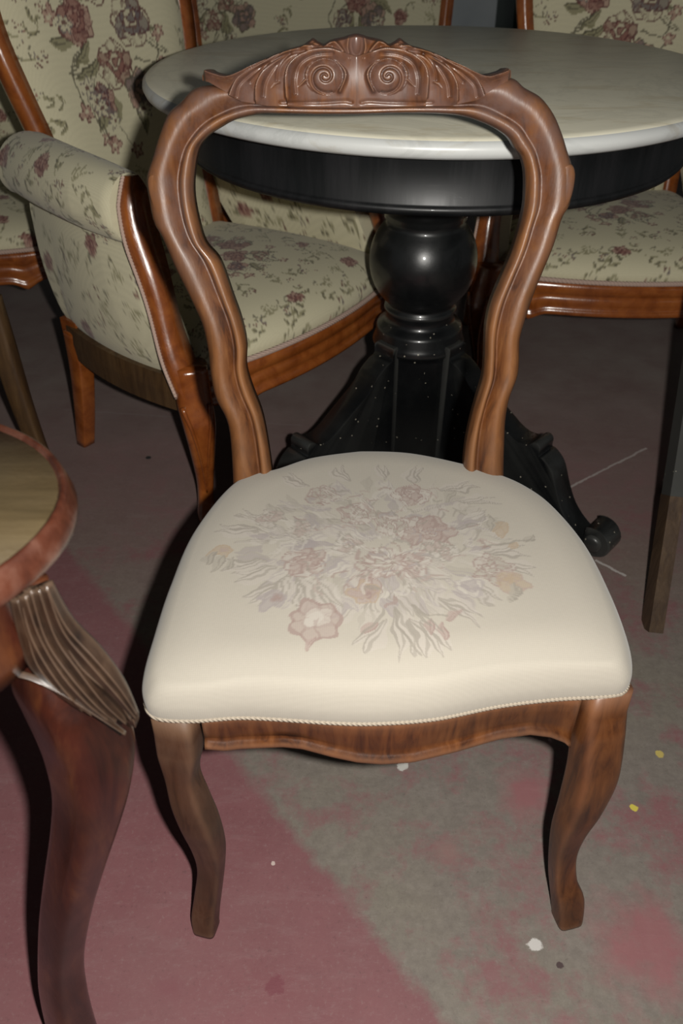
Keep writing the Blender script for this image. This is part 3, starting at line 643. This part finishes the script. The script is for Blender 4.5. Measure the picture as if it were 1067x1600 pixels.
# ------------------------------------------------------------------ upholstered seats
def make_armchair(name, label, cat, a=.33, b=.245, D=.48, group=None, bq=((.0, .80, 1.3),), seed=1, zt=1.04):
    root = thing(name, label, cat, group=group)
    hw = lambda y: a+(b-a)*min(max(y, 0), D)/D
    DB = D-.10; bb = a-.025
    wl = lambda y: a+(bb-a)*y/DB+.022*math.sin(math.pi*min(1, max(0, y/DB)))**.8
    yf = lambda x: -.055*(1-(x/a)**2)
    ZR = .315
    # seat
    ns, nt = int(200*a/.31), 170; s = np.linspace(-1, 1, ns)[None, :]; tt = np.linspace(0, 1, nt)[:, None]
    s2 = np.sign(s)*(1-(1-np.abs(s))**1.25)
    Y = (yf(s2*a)*(1-tt)+D*tt); X = s2*(a+(b-a)*tt)*.97
    e = np.clip((1-np.abs(s2)**10)*(1-(1-tt)**14), 0, 1)**.55
    Z = ZR-.004+.072*e+.025*(1-s2**2)*np.sin(np.clip(tt*1.05, 0, 1)*math.pi)
    P = np.stack([X+0*Y, Y-.012*np.sin(e*math.pi)*(1-tt), Z], -1)
    cols = tapestry(P[..., 0], P[..., 1]+(ZR+.07-P[..., 2])*-1.0, seed, ((0, .25, .95),))
    B = P.copy(); B[..., 2] = ZR-.01
    gridmesh(P, 'seat', M['tapestry'], root, cols=cols, back=B)
    # rails
    xs = np.linspace(-a, a, 80); sec = []
    for x in xs:
        q = abs(x)/a; zb = .243-.018*math.exp(-((q-.70)/.07)**2)-(.004 if q < .7 else 0)+.012*max(0, (q-.8)/.2)
        h = ZR+.004-zb
        sec.append([Vector((x, yf(x)+dy-.010, ZR+.004-u*h)) for u, dy in ((0, .004), (.05, -.002), (.2, -.005), (.36, -.001), (.42, .003), (.48, -.001), (.66, -.002), (.76, .002), (.82, -.003), (.9, -.006), (.97, -.004), (1, .002), (1, .03), (0, .03))])
    mesh('front_rail', *loops(sec), M['arm_wood'], root)
    pip = [(x, yf(x)-.013, ZR+.008) for x in xs]
    mesh('seat_gimp', *ribbon(pip, (0, 0, 1), superloop(8, 2), .006, .005), M['pink_gimp'], root)
    for sg in (-1, 1):
        sec = []
        for y in np.linspace(-.005, DB+.012, 30):
            w = wl(y)+.006; zz = .012*(y/DB)
            sec.append([Vector((sg*(w-e), y, z-zz)) for e, z in ((0, ZR), (-.002, .28), (0, .243), (.03, .243), (.03, ZR))])
        mesh('side_rail', *loops(sec), M['brown_wood'], root, smooth=False)  # side rails in a darker brown than the front rail
    sec = [[Vector((x, DB+e, z)) for e, z in ((-.02, ZR), (.03, ZR), (.03, .235), (-.02, .235))] for x in (-wl(DB)-.004, wl(DB)+.004)]
    mesh('back_rail', *loops(sec), M['arm_wood'], root, smooth=False)
    # legs
    for sg in (-1, 1):
        rows = cr([(sg*(a-.005), -.005, .345, .030, .026), (sg*(a+.002), -.012, .28, .033, .030), (sg*(a+.006), -.022, .235, .031, .030), (sg*(a+.004), -.020, .17, .024, .024), (sg*(a-.006), -.006, .09, .017, .018), (sg*(a-.004), -.004, .04, .016, .017), (sg*(a+.008), -.018, .012, .021, .022), (sg*(a+.010), -.020, 0, .019, .020)], 36)
        lg = mesh('front_leg', *limb(rows, sg*math.radians(35), 20, 3.2), M['arm_wood'], root)
        fa = sg*math.radians(35); fd = Vector((math.sin(fa), -math.cos(fa), 0)); lt = Vector((math.cos(fa), math.sin(fa), 0))
        for q in (-1, 1):     # carved leaf edges on the knee
            P = [Vector((r[0], r[1], r[2]))+fd*(r[4]*.98)+lt*(q*r[3]*(.78-.75*min(1, k/17.))) for k, r in enumerate(rows[5:23])]
            mesh('carved_leaf', *ribbon(P, fd, superloop(8, 2), .0045, [.0045-.003*k/17 for k in range(18)]), M['arm_wood'], lg)
        rows = cr([(sg*(bb-.010), DB+.000, .29, .022, .022), (sg*(bb-.006), DB+.004, .2, .020, .020), (sg*(bb+.000), DB+.016, .1, .018, .018), (sg*(bb+.006), DB+.034, 0, .016, .016)], 16)
        mesh('rear_leg', *limb(rows, 0, 16, 7), M['arm_wood'], root)
    # arms
    Yf = lambda z: float(np.interp(z, [.28, .33, .40, .47, .54, .60, .66], [.005, .018, .050, .085, .105, .115, .120]))
    secp = cr([(.010, .300), (.026, .34), (.036, .42), (.034, .50), (.028, .535), (.034, .543), (.056, .556), (.070, .585), (.064, .622), (.040, .648), (.006, .656), (-.030, .645), (-.050, .615), (-.052, .57), (-.046, .48), (-.040, .36), (-.02, .30), (.010, .300)], 190)
    for sg in (-1, 1):
        m = 120; tt = np.linspace(0, 1, m)
        P = np.zeros((len(secp), m, 3)); U = np.zeros((len(secp), m)); V = np.zeros_like(U)
        L = np.concatenate([[0], np.cumsum(np.hypot(*np.diff(secp, axis=0).T))])
        for i, (o_, z) in enumerate(secp):
            y0 = Yf(z); y1 = float(np.interp(z, [.30, .54], [DB+.01, D+.02])); kz = min(1, max(0, (z-.31)/.22))
            y = y0+(y1-y0)*tt
            taper = .86+.14*np.clip(tt/.25, 0, 1); lift = .010*np.sin(np.clip(tt, 0, 1)*math.pi)
            fat = 1+.12*np.clip((tt-.5)/.5, 0, 1) if z > .54 else 1.0
            hwv = kz*(np.array([hw(q) for q in y])+.018*np.sin(tt*math.pi))+(1-kz)*(np.array([wl(q) for q in y])-.012)
            rnd = 1-.10*np.clip(1-tt/.05, 0, 1)**2
            P[i, :, 0] = sg*(hwv-.008+o_*taper*fat*rnd); P[i, :, 1] = y
            P[i, :, 2] = z+np.where(z > .45, (z-.45)/.2, 0)*lift
            U[i] = y; V[i] = L[i]
        cols = tapestry(U, V, seed+3+sg, ())
        gridmesh(P, 'arm', M['tapestry'], root, cols=cols)
        # end caps of the arm
        for k_, yy in ((0, 0), (m-1, 0)):
            pass
        mesh('arm_back_cap', [P[i, m-1] for i in range(len(secp)-1)], [tuple(range(len(secp)-1))], M['tapestry'], root, smooth=False, cols=np.array(T_BASE))
        mesh('arm_front_cap', [P[i, 0] for i in range(len(secp)-1)], [tuple(range(len(secp)-1))], M['tapestry'], root, smooth=False, cols=np.array(T_BASE))
        zz = [.655, .635, .60, .55, .50, .45, .40, .36, .32, .28, .25]
        pth = cr([(sg*(hw(Yf(z))+.004+.010*math.sin((z-.25)*9)), Yf(z)-.012-.022*math.exp(-((z-.47)/.07)**2)*.6, z) for z in zz], 48)
        wd = [.010+.013*min(1, k/8.)+.006*math.sin(k/47*math.pi*2.0)**2 for k in range(48)]; tk = [.008+.008*min(1, k/6.)+.007*math.exp(-((k-19)/7)**2) for k in range(48)]
        pf = [(-1, -1), (-1, .3), (-.8, .75), (-.62, .55), (-.45, .8), (-.2, 1.0), (.15, 1.0), (.45, .8), (.62, .55), (.8, .75), (1, .3), (1, -1)]
        pf = [(x*sg*1.0, -y) for x, y in pf]
        mesh('arm_support', *ribbon([Vector(p) for p in pth], (1, 0, 0), pf, wd, tk), M['arm_wood'], root)
        gp = [Vector(p)+Vector((sg*(wd[k]+.002), .004, 0)) for k, p in enumerate(pth)][:42]
        mesh('arm_gimp', *ribbon(gp, (1, 0, 0), superloop(8, 2), .0035, .0035), M['pink_gimp'], root)
    # back
    kx = b/.24
    zk = [.36, .46, .56, .64, .72, .82, .90, .96, 1.0, zt]; wk = np.array([.175, .178, .182, .190, .205, .220, .215, .190, .150, .02])*kx
    if kx > 1.3: wk = np.array([.205, .205, .205, .207, .210, .214, .214, .205, .185, .03])*kx
    by0 = lambda z: D-.035+(z-.36)*.20
    nz, nx = 190, int(170*kx); zs_ = np.linspace(.36, zt, nz); W = np.interp(zs_, *zip(*cr(list(zip(zk, wk)), 120)))
    sx_ = np.linspace(-1, 1, nx)
    X = W[:, None]*sx_[None, :]; Z = np.repeat(zs_[:, None], nx, 1)
    pf_ = (1-np.abs(sx_)**6)[None, :]*np.clip((zt-zs_)/.06, 0, 1)[:, None]**.5
    Y = np.array([by0(z) for z in zs_])[:, None]-.028*pf_+.03*(np.abs(sx_)**2)[None, :]*-.5
    P = np.stack([X, Y, Z], -1); B = P.copy(); B[..., 1] = np.array([by0(z) for z in zs_])[:, None]+.035
    gridmesh(P, 'backrest', M['tapestry'], root, cols=tapestry(X, Z, seed+9, bq), back=B)
    pr = cr(list(zip(zk, wk)), 60); half = [(w+.012, z) for z, w in pr]
    path = [Vector((-x, by0(z)+.004, z)) for x, z in half]+[Vector((x, by0(z)+.004, z)) for x, z in half[::-1]]
    pf = [(-1, -1), (-1, .5), (-.75, .9), (-.5, .7), (-.25, .95), (.1, 1.1), (.45, .9), (.62, .6), (.8, .8), (1, .3), (1, -1)]
    mesh('back_frame', *ribbon(path, [Vector((p.x, 0, (p.z-.7)*.6 if p.z > .9 else 0)) for p in path], [(x, -y) for x, y in pf], .020, .022), M['arm_wood'], root)
    gp = [Vector((p.x*.93 if abs(p.x) > .03 else p.x, p.y-.018, p.z-.012 if p.z > 1 else p.z)) for p in path]
    mesh('back_gimp', *ribbon(gp, (0, 1, 0), superloop(6, 2), .004, .004), M['pink_gimp'], root)
    return root
def copy_tree(o, parent=None):
    c = o.copy(); col.objects.link(c); c.parent = parent
    for ch in list(o.children): copy_tree(ch, c)
    return c
AF = onz(300, 640, .25)
rot = math.radians(52); fx = Vector((math.cos(rot), math.sin(rot), 0))
arm1 = make_armchair('armchair', 'floral tapestry armchair turned sideways beside the marble table, carved cherry frame', 'armchair')
arm1.location = Vector((AF.x, AF.y, 0))+fx*.33; arm1.rotation_euler.z = rot
print('armchair', arm1.location)
arm2 = copy_tree(arm1); arm2.location = (.67, 1.86, 0); arm2.rotation_euler.z = math.radians(-2)
arm2['label'] = 'floral tapestry armchair facing forward behind the marble table, next to the folding stand'
arm3 = copy_tree(arm1); arm3.location = (-1.02, 2.03, 0); arm3.rotation_euler.z = math.radians(3)
arm3['label'] = 'floral tapestry armchair behind the sideways armchair, only seat and rail showing'
for q in (arm1, arm2, arm3): q['group'] = 'matching tapestry armchairs'
sofa = make_armchair('settee', 'wide floral tapestry settee against the back, behind the marble table', 'sofa', a=.50, b=.44, seed=21, bq=((-.28, .80, 1.2), (.12, .80, 1.2)))
sofa.location = (-.07, 2.50, 0)

# ------------------------------------------------------------------ carved side table, front left
TIP = onz(122, 812, .69); ph0 = math.radians(7); LC = Vector((TIP.x-.345*math.cos(ph0), TIP.y-.345*math.sin(ph0), 0)); print('tip', TIP)
stand = thing('lobed_table', 'small lobed wooden table with carved cabriole legs and pale inset top', 'table', LC)
NP = 160
def lob(off, z):
    return [Vector(((.295+.050*math.cos(4*(p-ph0))+off)*math.cos(p), (.295+.050*math.cos(4*(p-ph0))+off)*math.sin(p), z)) for p in np.linspace(0, 2*math.pi, NP, endpoint=False)]
ZS = .75
rim = [(-.030, .684), (-.005, .685), (-.0005, .689), (.0, .695), (-.0015, .700), (-.0030, .706), (-.005, .711), (-.0075, .7125), (-.0095, .711), (-.011, .708), (-.030, .706)]
mesh('rim', *loops([lob(a, z) for a, z in rim]), M['rim_wood'], stand)
mesh('inset_top', *loops([lob(-.0108, 0.7010), lob(-.0112, 0.7085), lob(-.12, 0.7085), lob(-.20, 0.7085)]), M['top_wood'], stand)
mesh('apron', *loops([lob(-.045, 0.6700), lob(-.043, .645), lob(-.038, .605), lob(-.042, .585), lob(-.065, .582), lob(-.07, .63), lob(-.07, 0.6700)], cap=False), M['table_wood'], stand)
lg = [((18, 905), (78, 905)), ((12, 960), (92, 968)), ((8, 1010), (128, 1012)), ((10, 1055), (166, 1055)), ((28, 1095), (197, 1094)), ((50, 1141), (214, 1141)), ((64, 1180), (218, 1180)), ((76, 1235), (209, 1235)), ((74, 1292), (192, 1292)), ((65, 1363), (167, 1363)), ((58, 1429), (147, 1429)), ((56, 1495), (135, 1495)), ((58, 1545), (139, 1545)), ((70, 1600), (152, 1600)), ((90, 1660), (172, 1660))]
R_ = cr([a+b for a, b in lg], 90); rows = []
for i, (x0, y0, x1, y1) in enumerate(R_):
    ym = (y0+y1)/2; yy = float(np.interp(ym, [900, 1000, 1150, 1400, 1600, 1700], [.455, .452, .440, .405, .385, .385]))
    p, q = ony(x0, y0, yy), ony(x1, y1, yy); m = (p+q)/2-LC; w = (q-p).length/2
    rows.append((m.x, m.y, m.z, w/1.30, min(w/1.30, .034)))
zl_ = rows[-1][2]; print('table leg', [tuple(round(x, 3) for x in r) for r in rows[::12]], zl_)
last = rows[-1]
if last[2] > 0:
    rows += [(last[0]+.012, last[1], last[2]*.5, last[3]*1.05, last[4]*1.05), (last[0]+.03, last[1]-.005, .012, last[3]*1.2, last[4]*1.2), (last[0]+.034, last[1]-.005, 0, last[3]*1.1, last[4]*1.1)]
rows = [r for i, r in enumerate(rows) if r[2] >= 0]
if rows[-1][2] > 0.001: rows.append(rows[-1][:2]+(0.0,)+rows[-1][3:])
v, f = limb(rows, math.radians(52), 28, 3.6)
leg0 = mesh('leg', v, f, M['table_wood'], stand)
# acanthus carving laid over the knee: overlapping narrow leaves with a nibbled outer edge
fd = Vector((.45, -.89, 0)).normalized()
def knee(pts, wds, dep=.030, nm='carved_leaf'):
    P = cr(pts, 24); w = cr([(q,) for q in wds], 24)[:, 0]; path = []
    for (x, y) in P:
        yy = float(np.interp(y, [900, 1000, 1150, 1400], [.455, .452, .440, .405]))-dep
        path.append(ony(x, y, yy)-LC)
    v, f = ribbon(path, fd, [(-.6, -1), (-.2, -.9), (.35, -.55), (.75, -.12), (1, 0), (.75, .12), (.35, .55), (-.2, .9), (-.6, 1)], [max(.003, q*.8) for q in w], [max(.0008, q) for q in w])
    return mesh(nm, v, f, M['carve_wood'], leg0)
rk = random.Random(3)
A0 = cr([(26, 935), (44, 925), (62, 915), (74, 912)], 8); A1 = cr([(40, 985), (64, 990), (88, 985), (104, 975)], 8); A2 = cr([(62, 1040), (98, 1048), (124, 1036), (146, 1022)], 8); A3 = cr([(96, 1082), (140, 1098), (170, 1088), (186, 1072)], 8); A4 = cr([(130, 1106), (172, 1126), (200, 1126), (212, 1118)], 8)
for k in range(8):
    j_ = lambda p: (p[0]+rk.uniform(-3, 3), p[1]+rk.uniform(-3, 3))
    w0 = .0062+rk.uniform(0, .0015)
    knee([j_(A0[k]), j_(A1[k]), j_(A2[k]), j_(A3[k]), j_(A4[k])], [.005, w0, w0*1.15, w0*.9, .002], .027+rk.uniform(0, .004))
for k, (x, y) in enumerate(((80, 935), (92, 955), (105, 975), (118, 993), (132, 1010), (147, 1027), (161, 1044), (175, 1060), (188, 1078), (198, 1096), (207, 1116))):
    knee([(x-12, y-10), (x-4, y), (x+1, y+9), (x+3, y+18)], [.003, .006, .0055, .002], .024, 'carved_tip')
knee([(10, 1050), (50, 1060), (100, 1084), (150, 1116), (196, 1146)], [.002, .0028, .003, .003, .001], .031, 'carved_bead')
for k in (1, 2, 3):
    c = leg0.copy(); col.objects.link(c); c.parent = stand; c.rotation_euler.z = (0, math.radians(112), math.pi, math.radians(248))[k]
    for ch in list(leg0.children):
        d = ch.copy(); col.objects.link(d); d.parent = c

# ------------------------------------------------------------------ stool with sabre legs, far left
sf = onz(84, 748, 0); ST = Vector((sf.x-.362, sf.y, 0))
stool = thing('stool', 'brown wooden stool with curved sabre legs beside the sideways armchair', 'stool', ST)
for k in range(4):
    a = k*math.pi/2; ca, sa = math.cos(a), math.sin(a)
    rows = cr([(r*ca, r*sa, z, w, w) for r, z, w in ((.330, .42, .019), (.331, .32, .021), (.337, .18, .019), (.349, .06, .016), (.362, 0, .015))], 24)
    mesh('leg', *limb(rows, a, 14, 5), M['brown_wood'], stool)
    p, q = Vector((.33*ca, .33*sa, 0)), Vector((-.33*sa, .33*ca, 0)); d = (q-p).normalized(); n = Vector((-d.y, d.x, 0))
    mesh('rail', *loops([[e+n*t_+Vector((0, 0, z)) for t_, z in ((-.009, .36), (.009, .36), (.009, .42), (-.009, .42))] for e in (p, q)]), M['brown_wood'], stool, smooth=False)
mesh('seat', *limb([(0, 0, .42, .250, .250), (0, 0, .425, .257, .257), (0, 0, .445, .257, .257), (0, 0, .452, .248, .248)], math.pi/4, 40, 8), M['brown_wood'], stool)

# ------------------------------------------------------------------ folding stand, far right
foot = onz(1018, 984, 0); FS = Vector((foot.x, foot.y, 0))
fold = thing('folding_stand', 'black folding stand with crossed wooden legs beside the marble table', 'folding stand', FS)
def bar(a, b, w, t_, mat, name, up=(1, 0, 0)):
    v, f = ribbon([Vector(a), Vector(a).lerp(Vector(b), .5), Vector(b)], up, [(-1, -1), (-1, 1), (1, 1), (1, -1)], w, t_)
    return mesh(name, v, f, mat, fold, smooth=False)
for dx in (0, .42):
    L = bar((dx+.026, .122, .20), (dx+.086, .40, .66), .012, .020, M['black'], 'leg')
    tip = bar((dx, 0, 0), (dx+.0264, .1235, .203), .0125, .021, M['tip_wood'], 'leg_tip')  # lit lower end of the leg, its light put in as paler wood
    bar((dx+.16, .42, 0), (dx+.095, -.03, .66), .012, .020, M['black'], 'leg')
bar((.05, .395, .66), (.49, .395, .66), .018, .014, M['black'], 'top_rail', (0, 1, 0))
bar((.07, -.03, .66), (.51, -.03, .66), .018, .014, M['black'], 'top_rail', (0, 1, 0))
bar((.13, .33, .14), (.55, .33, .14), .012, .010, M['black'], 'stretcher', (0, 1, 0))
v = [Vector((.08+.40*i/10, -.02+.40*j/10, .672-.02*math.sin(j/10*math.pi))) for i in range(11) for j in range(11)]
v += [p-Vector((0, 0, .003)) for p in v]; n_ = 121
f = [(i*11+j, i*11+j+1, (i+1)*11+j+1, (i+1)*11+j) for i in range(10) for j in range(10)]
f += [tuple(q+n_ for q in reversed(x)) for x in f]
mesh('canvas', v, f, M['black'], fold)

# ------------------------------------------------------------------ things at the back wall
cb = thing('cabinet', 'tall dark green cabinet against the blue-grey wall', 'cabinet', (1.10, 4.1, 0))
def box(name, x0, x1, y0, y1, z0, z1, mat, par):
    v = [(x, y, z) for x in (x0, x1) for y in (y0, y1) for z in (z0, z1)]
    return mesh(name, v, [(0, 1, 3, 2), (4, 6, 7, 5), (0, 4, 5, 1), (2, 3, 7, 6), (0, 2, 6, 4), (1, 5, 7, 3)], mat, par, smooth=False)
box('body', -.4, .4, -.2, .25, .08, 1.9, M['green'], cb); box('plinth', -.38, .38, -.18, .24, 0, .08, M['green'], cb)
box('cornice', -.43, .43, -.23, .27, 1.9, 1.96, M['green'], cb)
for s in (-1, 1):
    d = box('door', min(s*.01, s*.38), max(s*.01, s*.38), -.22, -.2, .1, 1.88, M['green'], cb)
    box('knob', s*.04-.01, s*.04+.01, -.24, -.22, .95, .97, M['brown_wood'], d)
